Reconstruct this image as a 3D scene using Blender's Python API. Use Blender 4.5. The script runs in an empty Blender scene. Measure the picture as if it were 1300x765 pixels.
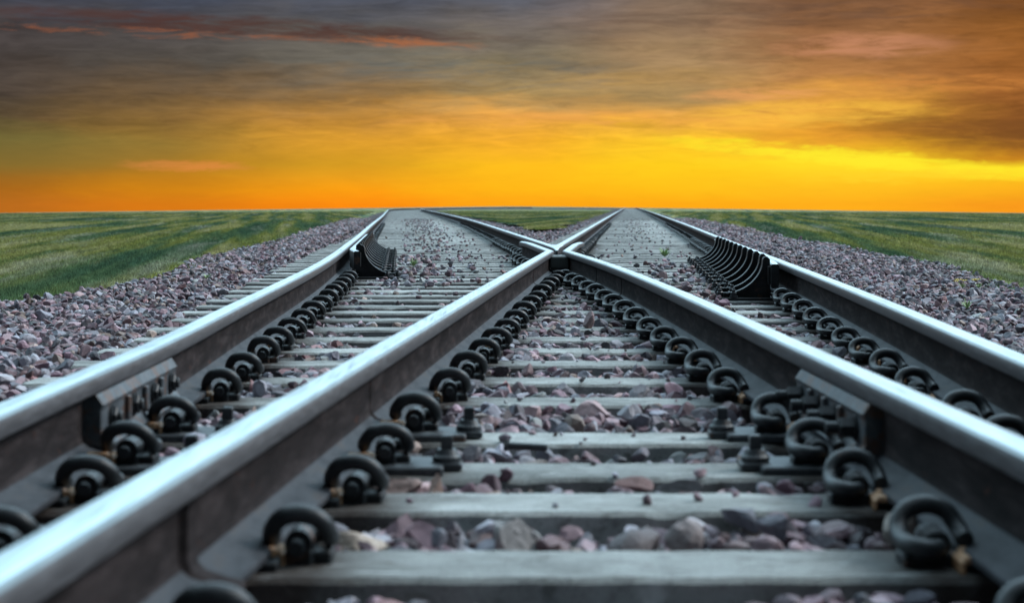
import bpy, math, random
import numpy as np
from mathutils import Vector, Matrix

random.seed(7)
rng = np.random.default_rng(11)
S = bpy.context.scene
COL = S.collection

# ------------------------------------------------------------------ camera
CAM_H = 0.53            # camera above the sleeper tops (z = 0)
F = 2390.0              # focal length in photo pixels (photo is 1300 wide)
Y0 = 260.0              # photo row of the true horizon
cam = bpy.data.cameras.new('camera')
cam.sensor_width = 36.0
cam.lens = F / 1300.0 * 36.0
cam.shift_y = -(382.5 - Y0) / 1300.0
cam.clip_start = 0.05
cam.clip_end = 20000
cam.dof.use_dof = True
cam.dof.focus_distance = 11.0
cam.dof.aperture_fstop = 5.4
co = bpy.data.objects.new('camera', cam)
co.location = (0, 0, CAM_H)
co.rotation_euler = (math.radians(90), 0, 0)
COL.objects.link(co)
S.camera = co

# ------------------------------------------------------------------ view
S.view_settings.view_transform = 'Standard'
S.view_settings.look = 'None'
S.view_settings.gamma = 1.0
S.view_settings.exposure = 0.0
S.view_settings.use_curve_mapping = False
S.render.engine = 'CYCLES'
S.cycles.max_bounces = 6
S.cycles.use_denoising = True

SUN_EL, SUN_AZ = math.radians(40), math.radians(72)   # azimuth measured clockwise from +Y


def lin(c):
    r = []
    for v in c[:3]:
        v = v / 255.0
        r.append(v / 12.92 if v <= 0.04045 else ((v + 0.055) / 1.055) ** 2.4)
    return (r[0], r[1], r[2], 1.0)


# ------------------------------------------------------------------ world: sunset band under a pale cool sky
class NT:
    """small helper for wiring node trees"""
    def __init__(self, tree):
        self.t = tree

    def n(self, kind, **kw):
        nd = self.t.nodes.new(kind)
        for k, v in kw.items():
            setattr(nd, k, v)
        return nd

    def put(self, sock, v):
        if isinstance(v, bpy.types.NodeSocket):
            self.t.links.new(v, sock)
        elif v is not None:
            sock.default_value = v

    def math(self, op, a, b=None, c=None, clamp=False):
        m = self.n('ShaderNodeMath', operation=op, use_clamp=clamp)
        self.put(m.inputs[0], a)
        if b is not None:
            self.put(m.inputs[1], b)
        if c is not None:
            self.put(m.inputs[2], c)
        return m.outputs[0]

    def sstep(self, v, a, b):
        m = self.n('ShaderNodeMapRange', interpolation_type='SMOOTHSTEP')
        self.put(m.inputs[0], v)
        m.inputs[1].default_value = a
        m.inputs[2].default_value = b
        m.inputs[3].default_value = 0.0
        m.inputs[4].default_value = 1.0
        return m.outputs[0]

    def mix(self, fac, a, b, mode='MIX'):
        m = self.n('ShaderNodeMix', data_type='RGBA', blend_type=mode)
        self.put(m.inputs[0], fac)
        self.put(m.inputs[6], a)
        self.put(m.inputs[7], b)
        return m.outputs[2]

    def noise(self, vec, scale, detail=4, rough=0.5, dist=0.0):
        m = self.n('ShaderNodeTexNoise')
        self.put(m.inputs['Vector'], vec)
        m.inputs['Scale'].default_value = scale
        m.inputs['Detail'].default_value = detail
        m.inputs['Roughness'].default_value = rough
        m.inputs['Distortion'].default_value = dist
        return m.outputs['Fac']

    def vec(self, x, y, z=0.0):
        m = self.n('ShaderNodeCombineXYZ')
        self.put(m.inputs[0], x); self.put(m.inputs[1], y); self.put(m.inputs[2], z)
        return m.outputs[0]

    def ramp(self, fac, stops, interp='LINEAR'):
        m = self.n('ShaderNodeValToRGB')
        cr = m.color_ramp
        cr.interpolation = interp
        while len(cr.elements) < len(stops):
            cr.elements.new(0.5)
        for e, (p, c) in zip(cr.elements, sorted(stops, key=lambda s: s[0])):
            e.position = p
            e.color = c if len(c) == 4 else (c[0], c[1], c[2], 1)
        self.put(m.inputs[0], fac)
        return m.outputs[0]

    def mapping(self, vec, scale=(1, 1, 1), loc=(0, 0, 0), rot=(0, 0, 0)):
        m = self.n('ShaderNodeMapping')
        self.put(m.inputs[0], vec)
        m.inputs['Location'].default_value = loc
        m.inputs['Rotation'].default_value = rot
        m.inputs['Scale'].default_value = scale
        return m.outputs[0]


w = bpy.data.worlds.new('World')
S.world = w
w.use_nodes = True
w.node_tree.nodes.clear()
N = NT(w.node_tree)
tc = N.n('ShaderNodeTexCoord')
sep = N.n('ShaderNodeSeparateXYZ')
N.put(sep.inputs[0], tc.outputs['Generated'])
az = N.math('ARCTAN2', sep.outputs[0], sep.outputs[1])                # azimuth, 0 = along the tracks
el = N.math('ARCSINE', sep.outputs[2])
azd = N.math('MULTIPLY', az, 180 / math.pi)
eld = N.math('MULTIPLY', el, 180 / math.pi)
P = 180 / math.pi / F                                                 # degrees per photo unit, to type the cloud positions
# organic wobble of the bands
nv = N.vec(N.math('MULTIPLY', azd, 0.15), N.math('MULTIPLY', eld, 0.62), 0.0)
wob = N.math('SUBTRACT', N.noise(nv, 1.6, 5, 0.55), 0.5)
wob2 = N.math('SUBTRACT', N.noise(N.mapping(nv, loc=(7, 3, 1)), 3.0, 6, 0.6, 0.4), 0.5)
amp = N.math('MULTIPLY_ADD', N.sstep(eld, 0.6, 3.5), 1.1, 0.25)
e1 = N.math('MULTIPLY_ADD', wob, amp, eld)
e1 = N.math('MULTIPLY_ADD', wob2, N.math('MULTIPLY', amp, 0.6), e1)
a1 = N.math('MULTIPLY_ADD', wob2, 3.0, azd)
EMAX = 7.0
tn = N.math('DIVIDE', e1, EMAX, clamp=True)


def yv(y):
    return (Y0 - y) * P / EMAX


def colramp(rows):
    return N.ramp(tn, [(max(0.0, min(1.0, yv(y))), lin(c)) for y, c in rows], 'EASE' if False else 'LINEAR')


cols = [
    (0,    [(262, (184, 106, 30)), (240, (166, 102, 28)), (210, (138, 104, 40)), (180, (112, 98, 52)), (150, (86, 72, 52)), (120, (76, 66, 58)), (80, (72, 65, 62)), (40, (72, 66, 66)), (0, (60, 65, 78))]),
    (200,  [(262, (214, 120, 22)), (240, (204, 128, 22)), (210, (168, 120, 36)), (180, (152, 118, 50)), (150, (128, 98, 54)), (120, (104, 84, 60)), (80, (80, 74, 68)), (40, (76, 72, 72)), (0, (64, 69, 82))]),
    (450,  [(262, (250, 138, 16)), (240, (248, 158, 20)), (210, (214, 156, 36)), (180, (214, 152, 46)), (150, (188, 134, 56)), (120, (146, 114, 72)), (80, (103, 98, 88)), (40, (92, 88, 84)), (0, (76, 80, 92))]),
    (650,  [(262, (253, 165, 22)), (240, (253, 182, 24)), (210, (252, 188, 30)), (180, (240, 172, 46)), (150, (222, 158, 70)), (120, (164, 136, 88)), (80, (134, 122, 98)), (40, (108, 100, 95)), (0, (92, 94, 103))]),
    (850,  [(262, (253, 168, 22)), (240, (253, 190, 26)), (210, (254, 205, 30)), (180, (252, 198, 44)), (150, (230, 166, 66)), (120, (186, 146, 84)), (80, (160, 130, 92)), (40, (140, 114, 88)), (0, (118, 99, 84))]),
    (1060, [(262, (252, 172, 28)), (230, (254, 198, 34)), (205, (255, 222, 40)), (190, (236, 176, 40)), (172, (220, 150, 46)), (140, (224, 158, 62)), (100, (176, 122, 70)), (40, (148, 102, 66)), (0, (126, 88, 60))]),
    (1290, [(262, (246, 152, 28)), (232, (250, 184, 30)), (214, (255, 226, 42)), (203, (200, 132, 32)), (180, (140, 88, 38)), (150, (146, 90, 42)), (100, (158, 98, 46)), (40, (140, 88, 40)), (0, (116, 74, 42))]),
]
prev = None
for x, rows in cols:
    c = colramp(rows)
    if prev is None:
        cur = c
    else:
        px = prev
        cur = N.mix(N.sstep(a1, (px - 650) * P, (x - 650) * P), cur, c)
    prev = x
band = cur
# streaky light and dark in the cloud deck
st = N.noise(N.mapping(nv, scale=(0.8, 1.25, 1), rot=(0, 0, 0.05)), 1.7, 7, 0.55, 0.5)
stf = N.math('MULTIPLY_ADD', N.math('SUBTRACT', st, 0.5), N.math('MULTIPLY_ADD', N.sstep(eld, 1.2, 3.0), 0.75, 0.12), 1.03)
stf = N.math('MULTIPLY_ADD', N.math('SUBTRACT', N.noise(N.mapping(nv, scale=(0.35, 1.2, 1), loc=(2, 9, 0)), 2.0, 4, 0.5, 0.3), 0.5), N.math('MULTIPLY', N.sstep(eld, 1.2, 3.0), 0.7), stf)
fs_ = N.noise(N.mapping(nv, scale=(1.5, 2.6, 1), loc=(4, 2, 0), rot=(0, 0, -0.10)), 3.4, 10, 0.64, 0.9)
stf = N.math('MULTIPLY_ADD', N.math('SUBTRACT', fs_, 0.5), N.math('MULTIPLY_ADD', N.sstep(eld, 1.0, 2.6), 0.80, 0.16), stf)
band = N.mix(1.0, band, N.vec(stf, stf, stf), 'MULTIPLY')


def blob(xc, yc, hw, hh, tilt=0.0, soft=0.35, nz=0.0, nscale=3.0):
    """soft lens-shaped cloud: centre and half sizes typed in photo units, stored as angles"""
    ca, ce = (xc - 650) * P, (Y0 - yc) * P
    dx = N.math('SUBTRACT', azd, ca)
    dy = N.math('SUBTRACT', eld, ce)
    dy = N.math('MULTIPLY_ADD', dx, -tilt, dy)
    dy = N.math('MULTIPLY_ADD', N.math('SUBTRACT', N.noise(N.mapping(nv, loc=(xc * 0.01, yc * 0.013, 0), scale=(1.6, 1.6, 1)), nscale, 7, 0.62, 0.3), 0.5), nz, dy)
    q = N.math('ADD', N.math('POWER', N.math('DIVIDE', dx, hw * P), 2.0), N.math('POWER', N.math('DIVIDE', dy, hh * P), 2.0))
    return N.math('SUBTRACT', 1.0, N.sstep(q, soft, 1.6))


def tex_mask(m, lo=0.42, hi=0.62, sc=4.0, off=0.0):
    return N.math('MULTIPLY', m, N.sstep(N.noise(N.mapping(nv, loc=(off, 1, 0), scale=(0.9, 1.6, 1)), sc, 9, 0.66, 0.9), lo, hi))


# long dark streak with a glowing underside, upper left
band = N.mix(N.math('MULTIPLY', tex_mask(blob(310, 37, 330, 13, -0.045, 0.0, 0.45, 3.4), 0.30, 0.6, 3.5, 12), 0.75), band, lin((82, 50, 42)))
band = N.mix(N.math('MULTIPLY', tex_mask(blob(210, 47, 330, 5, -0.03, 0.0, 0.50, 4.4), 0.42, 0.66, 5.0, 4), 0.60), band, lin((156, 92, 60)))
band = N.mix(N.math('MULTIPLY', tex_mask(blob(510, 55, 95, 6, -0.045, 0.0, 0.45, 4.2), 0.36, 0.64, 5.0, 2), 0.65), band, lin((184, 108, 62)))
# small orange cloud low on the left
band = N.mix(N.math('MULTIPLY', tex_mask(blob(240, 211, 76, 7, -0.02, 0.1, 0.35, 5.0), 0.25, 0.5, 6.0, 6), 0.75), band, lin((224, 138, 66)))
# olive clear patches
band = N.mix(N.math('MULTIPLY', blob(60, 195, 190, 26, 0.0, 0.0), 0.35), band, lin((112, 108, 58)))
# wisps near the centre
band = N.mix(N.math('MULTIPLY', tex_mask(blob(720, 150, 230, 10, 0.02, 0.0, 0.5, 3.0), 0.4, 0.62, 4.0, 1), 0.5), band, lin((244, 170, 84)))
band = N.mix(N.math('MULTIPLY', blob(820, 125, 130, 18, 0.04, 0.0, 0.4, 3.0), 0.35), band, lin((118, 112, 92)))
band = N.mix(N.math('MULTIPLY', tex_mask(blob(960, 121, 90, 8, 0.02, 0.0, 0.3, 4.0), 0.35, 0.55, 5.0, 8), 0.7), band, lin((232, 162, 96)))
band = N.mix(N.math('MULTIPLY', tex_mask(blob(1090, 62, 110, 16, 0.0, 0.0, 0.4, 3.0), 0.3, 0.6, 3.0, 3), 0.75), band, lin((204, 140, 104)))
band = N.mix(N.math('MULTIPLY', tex_mask(blob(1030, 146, 150, 16, 0.02, 0.0, 0.5, 3.0), 0.3, 0.6, 4.0, 5), 0.85), band, lin((252, 192, 70)))
band = N.mix(N.math('MULTIPLY', tex_mask(blob(1200, 110, 140, 10, -0.02, 0.0, 0.5, 4.0), 0.40, 0.6, 5.0, 17), 0.55), band, lin((214, 138, 66)))
band = N.mix(N.math('MULTIPLY', tex_mask(blob(1000, 20, 300, 16, 0.03, 0.0, 0.6, 3.0), 0.40, 0.66, 3.0, 19), 0.45), band, lin((96, 74, 62)))
band = N.mix(N.math('MULTIPLY', tex_mask(blob(620, 90, 200, 26, -0.03, 0.0, 0.6, 3.0), 0.42, 0.66, 3.0, 21), 0.40), band, lin((96, 106, 108)))
# dark tongue and bright gap on the right
band = N.mix(N.math('MULTIPLY', tex_mask(blob(1260, 170, 220, 24, -0.05, 0.0, 0.6, 3.2), 0.30, 0.6, 3.0, 14), 0.6), band, lin((112, 70, 34)))
band = N.mix(N.math('MULTIPLY', tex_mask(blob(1090, 203, 240, 11, -0.10, 0.0, 0.55, 4.5), 0.28, 0.52, 5.0, 23), 0.9), band, lin((255, 236, 46)))
band = N.mix(N.math('MULTIPLY', tex_mask(blob(1140, 224, 120, 9, 0.03, 0.0, 0.4, 5.0), 0.35, 0.6, 6.0, 9), 0.7), band, lin((255, 214, 44)))
# the open sky above: Nishita blue under a thin bright veil
sky = N.n('ShaderNodeTexSky', sky_type='NISHITA')
sky.sun_disc = False
sky.sun_elevation = SUN_EL
sky.sun_rotation = SUN_AZ
sky.air_density = 1.0
sky.dust_density = 0.6
sky.ozone_density = 2.0
nish = N.mix(1.0, sky.outputs[0], (0.10, 0.10, 0.10, 1), 'MULTIPLY')
veil = N.ramp(N.math('DIVIDE', eld, 90.0, clamp=True), [(0.0, (0.10, 0.11, 0.12)), (0.09, (0.14, 0.16, 0.18)), (0.2, (0.56, 0.88, 0.98)), (0.45, (0.84, 1.16, 1.26)), (1.0, (0.58, 0.76, 0.84))])
over = N.mix(1.0, veil, nish, 'ADD')
# the veil is brightest over the sunset half of the sky and dim behind, evening out toward the zenith
fwd = N.math('COSINE', N.math('SUBTRACT', az, math.radians(15)))
fk = N.math('MULTIPLY_ADD', N.sstep(fwd, -0.6, 0.9), 1.85, 0.06)
fk = N.math('ADD', N.math('MULTIPLY', fk, N.math('SUBTRACT', 1.0, N.sstep(eld, 45.0, 88.0))), N.math('MULTIPLY', N.sstep(eld, 45.0, 88.0), 0.95))
over = N.mix(1.0, over, N.vec(fk, fk, fk), 'MULTIPLY')
front = N.math('MULTIPLY', N.sstep(N.math('ABSOLUTE', azd), 95.0, 40.0), 1.0)
low = N.math('SUBTRACT', 1.0, N.sstep(eld, 6.6, 16.0))
full = N.mix(N.math('MULTIPLY', low, N.math('MULTIPLY_ADD', front, 1.0, 0.0, clamp=True)), over, band)
bg = N.n('ShaderNodeBackground')
N.put(bg.inputs[0], full)
bg.inputs[1].default_value = 1.0
wo = N.n('ShaderNodeOutputWorld')
N.t.links.new(bg.outputs[0], wo.inputs[0])
w.cycles.sampling_method = 'MANUAL'
w.cycles.sample_map_resolution = 2048

# ------------------------------------------------------------------ sun (soft, veiled, from the right)
sl = bpy.data.lights.new('sun', 'SUN')
sl.energy = 2.0
sl.angle = math.radians(14)
sl.color = (1.0, 0.96, 0.92)
so = bpy.data.objects.new('sun', sl)
sdir = Vector((math.sin(SUN_AZ) * math.cos(SUN_EL), math.cos(SUN_AZ) * math.cos(SUN_EL), math.sin(SUN_EL)))
so.rotation_euler = sdir.to_track_quat('Z', 'Y').to_euler()
so.location = (6, -4, 8)
COL.objects.link(so)


# ================================================================== helpers
def tag(o, label=None, cat=None, group=None, kind=None):
    if label: o['label'] = label
    if cat: o['category'] = cat
    if group: o['group'] = group
    if kind: o['kind'] = kind
    return o


def link(name, me, parent=None, loc=None):
    o = bpy.data.objects.new(name, me)
    COL.objects.link(o)
    if parent is not None: o.parent = parent
    if loc is not None: o.location = loc
    return o


class MB:
    """collects vertices and faces into one mesh"""
    def __init__(self):
        self.v, self.f, self.m = [], [], []

    def add(self, vs, fs, mat=0):
        b = len(self.v)
        self.v += [tuple(v) for v in vs]
        self.f += [tuple(i + b for i in f) for f in fs]
        self.m += [mat] * len(fs) if isinstance(mat, int) else list(mat)

    def box(self, c, s, mat=0, ch=0.0, M=None):
        """box with chamfered edges along z-top when ch > 0"""
        x, y, z = c; a, b, h = s[0] / 2, s[1] / 2, s[2] / 2
        if ch <= 0:
            vs = [(x + i * a, y + j * b, z + k * h) for k in (-1, 1) for (i, j) in ((-1, -1), (1, -1), (1, 1), (-1, 1))]
            fs = [(3, 2, 1, 0), (4, 5, 6, 7), (0, 1, 5, 4), (1, 2, 6, 5), (2, 3, 7, 6), (3, 0, 4, 7)]
        else:
            def ring(aa, bb, zz):
                return [(x - aa + ch, y - bb, zz), (x + aa - ch, y - bb, zz), (x + aa, y - bb + ch, zz), (x + aa, y + bb - ch, zz),
                        (x + aa - ch, y + bb, zz), (x - aa + ch, y + bb, zz), (x - aa, y + bb - ch, zz), (x - aa, y - bb + ch, zz)]
            vs = ring(a, b, z - h) + ring(a, b, z + h - ch) + ring(a - ch, b - ch, z + h)
            fs = [tuple(range(7, -1, -1)), tuple(range(16, 24))]
            for r in (0, 8):
                fs += [(r + i, r + (i + 1) % 8, r + 8 + (i + 1) % 8, r + 8 + i) for i in range(8)]
        if M is not None:
            vs = [M @ Vector(v) for v in vs]
        self.add(vs, fs, mat)

    def cyl(self, p0, p1, r, n=12, mat=0, r2=None, ch=0.0):
        p0, p1 = Vector(p0), Vector(p1)
        d = (p1 - p0).normalized()
        u = d.orthogonal().normalized(); t = d.cross(u)
        r2 = r if r2 is None else r2
        prof = [(p0, r), (p1 - d * ch, r2)] + ([(p1, r2 - ch)] if ch > 0 else [])
        vs, fs = [], []
        for c, rr in prof:
            for i in range(n):
                a = 2 * math.pi * i / n
                vs.append(c + (u * math.cos(a) + t * math.sin(a)) * rr)
        for k in range(len(prof) - 1):
            fs += [(k * n + i, k * n + (i + 1) % n, (k + 1) * n + (i + 1) % n, (k + 1) * n + i) for i in range(n)]
        fs.append(tuple(range(n - 1, -1, -1)))
        fs.append(tuple(range((len(prof) - 1) * n, len(prof) * n)))
        self.add(vs, fs, mat)

    def tube(self, pts, r, n=10, mat=0, sub=5):
        P_ = [Vector(p) for p in pts]
        path = []
        for i in range(len(P_) - 1):
            a = P_[max(i - 1, 0)]; b = P_[i]; c = P_[i + 1]; d = P_[min(i + 2, len(P_) - 1)]
            for s in range(sub):
                t = s / sub
                path.append(0.5 * ((2 * b) + (c - a) * t + (2 * a - 5 * b + 4 * c - d) * t * t + (3 * b - a - 3 * c + d) * t ** 3))
        path.append(P_[-1])
        vs, fs = [], []
        up = None
        L = len(path)
        for i, p in enumerate(path):
            d = (path[min(i + 1, L - 1)] - path[max(i - 1, 0)]).normalized()
            if up is None:
                up = d.orthogonal().normalized()
            up = (up - d * up.dot(d)).normalized()
            t = d.cross(up)
            rr = r * (0.82 if i in (0, L - 1) else 1)
            for k in range(n):
                a = 2 * math.pi * k / n
                vs.append(p + (up * math.cos(a) + t * math.sin(a)) * rr)
        for i in range(L - 1):
            fs += [(i * n + k, i * n + (k + 1) % n, (i + 1) * n + (k + 1) % n, (i + 1) * n + k) for k in range(n)]
        fs.append(tuple(range(n - 1, -1, -1)))
        fs.append(tuple(range((L - 1) * n, L * n)))
        self.add(vs, fs, mat)

    def mesh(self, name, mats, smooth=False):
        me = bpy.data.meshes.new(name)
        me.from_pydata(self.v, [], self.f)
        for m in mats:
            me.materials.append(m)
        me.polygons.foreach_set('material_index', self.m)
        me.update()
        if smooth:
            me.shade_smooth()
            try:
                me.set_sharp_from_angle(angle=math.radians(40))
            except Exception:
                pass
        return me

    def build(self, name, mats, parent=None, smooth=False, loc=None):
        return link(name, self.mesh(name, mats, smooth), parent, loc)


def np_mesh(name, verts, faces, mats, attr=None, shade_smooth=False):
    """fast mesh of equal-sided faces from numpy arrays; attr = (name, Nx4 colours per vertex)"""
    me = bpy.data.meshes.new(name)
    nf, k = faces.shape
    me.vertices.add(len(verts))
    me.vertices.foreach_set('co', verts.astype(np.float32).ravel())
    me.loops.add(nf * k)
    me.loops.foreach_set('vertex_index', faces.astype(np.int32).ravel())
    me.polygons.add(nf)
    me.polygons.foreach_set('loop_start', np.arange(0, nf * k, k, dtype=np.int32))
    try:
        me.polygons.foreach_set('loop_total', np.full(nf, k, dtype=np.int32))
    except Exception:
        pass
    me.polygons.foreach_set('use_smooth', np.full(nf, shade_smooth, dtype=bool))
    if attr is not None:
        a = me.attributes.new(attr[0], 'FLOAT_COLOR', 'POINT')
        a.data.foreach_set('color', attr[1].astype(np.float32).ravel())
    for m in mats:
        me.materials.append(m)
    me.update(calc_edges=True)
    return me


# ================================================================== materials
def mat(name):
    m = bpy.data.materials.new(name)
    m.use_nodes = True
    n = NT(m.node_tree)
    b = m.node_tree.nodes['Principled BSDF']
    return m, n, b


def bump(n, b, h, strength=0.4, dist=0.01):
    bm_ = n.n('ShaderNodeBump')
    bm_.inputs['Strength'].default_value = strength
    bm_.inputs['Distance'].default_value = dist
    n.put(bm_.inputs['Height'], h)
    n.t.links.new(bm_.outputs[0], b.inputs['Normal'])


def world_pos(n):
    return n.n('ShaderNodeNewGeometry').outputs['Position']


def steel_top():
    m, n, b = mat('worn running surface')
    p = world_pos(n)
    s = n.noise(n.mapping(p, scale=(60, 1.2, 20)), 3.0, 6, 0.6)
    s2 = n.noise(n.mapping(p, scale=(8, 1.0, 5)), 1.3, 4, 0.5)
    n.put(b.inputs['Base Color'], n.ramp(s, [(0.32, (0.30, 0.35, 0.37)), (0.45, (0.56, 0.63, 0.65)), (0.7, (0.70, 0.78, 0.79))]))
    b.inputs['Metallic'].default_value = 1.0
    n.put(b.inputs['Roughness'], n.math('MULTIPLY_ADD', n.math('ADD', s, s2), 0.24, 0.10))
    bump(n, b, s, 0.15, 0.0006)
    return m


def steel_dull():
    m, n, b = mat('dull edge of the running surface')
    p = world_pos(n)
    s = n.noise(n.mapping(p, scale=(50, 1.5, 30)), 3.0, 6, 0.6)
    n.put(b.inputs['Base Color'], n.ramp(s, [(0.3, (0.12, 0.135, 0.14)), (0.7, (0.24, 0.27, 0.275))]))
    b.inputs['Metallic'].default_value = 0.75
    b.inputs['Roughness'].default_value = 0.42
    return m


def steel_side():
    m, n, b = mat('worn steel rail head side')
    p = world_pos(n)
    s = n.noise(n.mapping(p, scale=(4, 3, 30)), 4.0, 8, 0.65)
    f = n.noise(p, 160.0, 4, 0.6)
    c = n.ramp(s, [(0.25, (0.045, 0.043, 0.046)), (0.5, (0.080, 0.078, 0.083)), (0.72, (0.13, 0.13, 0.137)), (0.85, (0.12, 0.062, 0.048))])
    c = n.mix(n.sstep(f, 0.58, 0.72), c, (0.05, 0.045, 0.045, 1))
    n.put(b.inputs['Base Color'], c)
    b.inputs['Metallic'].default_value = 0.0
    b.inputs['Specular IOR Level'].default_value = 0.14
    n.put(b.inputs['Roughness'], n.math('MULTIPLY_ADD', s, 0.35, 0.36))
    bump(n, b, f, 0.25, 0.0015)
    return m


def steel_web():
    m, n, b = mat('brown weathered rail web')
    p = world_pos(n)
    s = n.noise(n.mapping(p, scale=(4, 1.6, 9)), 3.0, 9, 0.68, 0.4)
    r = n.noise(n.mapping(p, scale=(7, 5, 10), loc=(3, 1, 0)), 2.5, 7, 0.7, 0.6)
    f = n.noise(p, 140.0, 5, 0.65)
    c = n.ramp(s, [(0.25, (0.010, 0.009, 0.009)), (0.5, (0.027, 0.022, 0.022)), (0.72, (0.062, 0.050, 0.050))])
    c = n.mix(n.sstep(r, 0.60, 0.74), c, (0.085, 0.036, 0.025, 1))
    c = n.mix(n.sstep(f, 0.55, 0.75), c, (0.018, 0.016, 0.018, 1))
    n.put(b.inputs['Base Color'], c)
    b.inputs['Metallic'].default_value = 0.0
    b.inputs['Specular IOR Level'].default_value = 0.03
    n.put(b.inputs['Roughness'], n.math('MULTIPLY_ADD', f, 0.3, 0.60))
    bump(n, b, n.math('ADD', f, s), 0.35, 0.0025)
    return m


def steel_foot():
    m, n, b = mat('dusty rail foot')
    p = world_pos(n)
    s = n.noise(n.mapping(p, scale=(6, 2.5, 6)), 3.0, 8, 0.66)
    f = n.noise(p, 130.0, 5, 0.65)
    c = n.ramp(s, [(0.3, (0.028, 0.029, 0.033)), (0.55, (0.060, 0.063, 0.070)), (0.75, (0.075, 0.060, 0.052))])
    c = n.mix(n.sstep(f, 0.56, 0.76), c, (0.025, 0.023, 0.025, 1))
    n.put(b.inputs['Base Color'], c)
    b.inputs['Metallic'].default_value = 0.0
    b.inputs['Specular IOR Level'].default_value = 0.08
    b.inputs['Roughness'].default_value = 0.62
    bump(n, b, f, 0.3, 0.002)
    return m


def black_iron(name='black cast iron', k=1.0, rust=0.66, rough=0.42):
    m, n, b = mat(name)
    p = world_pos(n)
    s = n.noise(p, 28.0, 7, 0.65, 0.3)
    f = n.noise(p, 190.0, 4, 0.6)
    r = n.noise(n.mapping(p, loc=(5, 2, 8)), 17.0, 6, 0.7)
    oi = n.n('ShaderNodeObjectInfo')
    r = n.math('MULTIPLY_ADD', oi.outputs['Random'], 0.10, n.math('ADD', r, -0.04))
    c = n.ramp(s, [(0.3, (0.010 * k, 0.012 * k, 0.014 * k)), (0.6, (0.026 * k, 0.029 * k, 0.032 * k)), (0.8, (0.055 * k, 0.058 * k, 0.060 * k))])
    c = n.mix(n.math('MULTIPLY', n.sstep(r, rust, rust + 0.12), 0.8), c, (0.11, 0.055, 0.035, 1))
    n.put(b.inputs['Base Color'], c)
    b.inputs['Metallic'].default_value = 0.1
    b.inputs['Specular IOR Level'].default_value = 0.35
    n.put(b.inputs['Roughness'], n.math('MULTIPLY_ADD', f, 0.3, rough - 0.12))
    bump(n, b, f, 0.4, 0.002)
    return m


def concrete():
    m, n, b = mat('weathered concrete')
    p = world_pos(n)
    big = n.noise(n.mapping(p, scale=(1.2, 2.4, 1.2)), 2.2, 9, 0.65, 0.5)
    mid = n.noise(n.mapping(p, scale=(3, 6, 3), loc=(4, 1, 2)), 5.0, 8, 0.68, 0.4)
    fine = n.noise(p, 210.0, 5, 0.6)
    vo = n.n('ShaderNodeTexVoronoi')
    n.put(vo.inputs['Vector'], p); vo.inputs['Scale'].default_value = 95.0
    c = n.ramp(big, [(0.28, (0.17, 0.180, 0.176)), (0.5, (0.35, 0.372, 0.364)), (0.70, (0.54, 0.575, 0.572))])
    c = n.mix(n.math('MULTIPLY', n.sstep(mid, 0.52, 0.68), 0.7), c, (0.10, 0.105, 0.098, 1))
    c = n.mix(n.math('MULTIPLY', n.sstep(mid, 0.46, 0.30), 0.5), c, (0.44, 0.49, 0.49, 1))
    c = n.mix(n.math('MULTIPLY', n.sstep(fine, 0.52, 0.66), 0.6), c, (0.075, 0.075, 0.072, 1))
    c = n.mix(n.math('MULTIPLY', n.math('SUBTRACT', 1.0, n.sstep(vo.outputs['Distance'], 0.08, 0.3)), 0.25), c, (0.50, 0.52, 0.50, 1))
    oi = n.n('ShaderNodeObjectInfo')
    kv = n.math('MULTIPLY_ADD', oi.outputs['Random'], 0.62, 0.70)
    c = n.mix(1.0, c, n.vec(kv, kv, kv), 'MULTIPLY')
    gr = n.n('ShaderNodeAttribute', attribute_name='grime')
    st = n.noise(n.mapping(p, scale=(1.5, 3, 1), loc=(9, 5, 1)), 9.0, 8, 0.7, 0.6)
    gk = n.math('MULTIPLY', gr.outputs['Fac'], n.math('MULTIPLY_ADD', st, 1.3, 0.35), clamp=True)
    c = n.mix(gk, c, (0.060, 0.050, 0.045, 1))
    c = n.mix(n.math('MULTIPLY', n.sstep(st, 0.56, 0.66), 0.55), c, (0.12, 0.105, 0.095, 1))
    wr = n.noise(n.mapping(p, scale=(2.0, 14, 1), loc=(1, 3, 6)), 4.0, 6, 0.6, 0.3)
    c = n.mix(n.math('MULTIPLY', n.sstep(wr, 0.60, 0.70), 0.7), c, (0.66, 0.70, 0.70, 1))
    n.put(b.inputs['Base Color'], c)
    b.inputs['Roughness'].default_value = 0.85
    b.inputs['Specular IOR Level'].default_value = 0.2
    bump(n, b, n.math('MULTIPLY_ADD', mid, 1.1, fine), 0.9, 0.006)
    return m


def stone_mat():
    m, n, b = mat('crushed ballast stone')
    p = world_pos(n)
    at = n.n('ShaderNodeAttribute', attribute_name='stone_tint')
    s = n.noise(p, 45.0, 6, 0.65, 0.4)
    f = n.noise(p, 220.0, 4, 0.6)
    k = n.math('MULTIPLY_ADD', s, 1.1, 0.45)
    c = n.mix(1.0, at.outputs['Color'], n.vec(k, k, k), 'MULTIPLY')
    c = n.mix(n.math('MULTIPLY', n.sstep(f, 0.54, 0.72), 0.6), c, (0.27, 0.25, 0.255, 1))
    n.put(b.inputs['Base Color'], c)
    b.inputs['Roughness'].default_value = 0.68
    bump(n, b, n.math('ADD', s, f), 0.5, 0.004)
    return m


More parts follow.
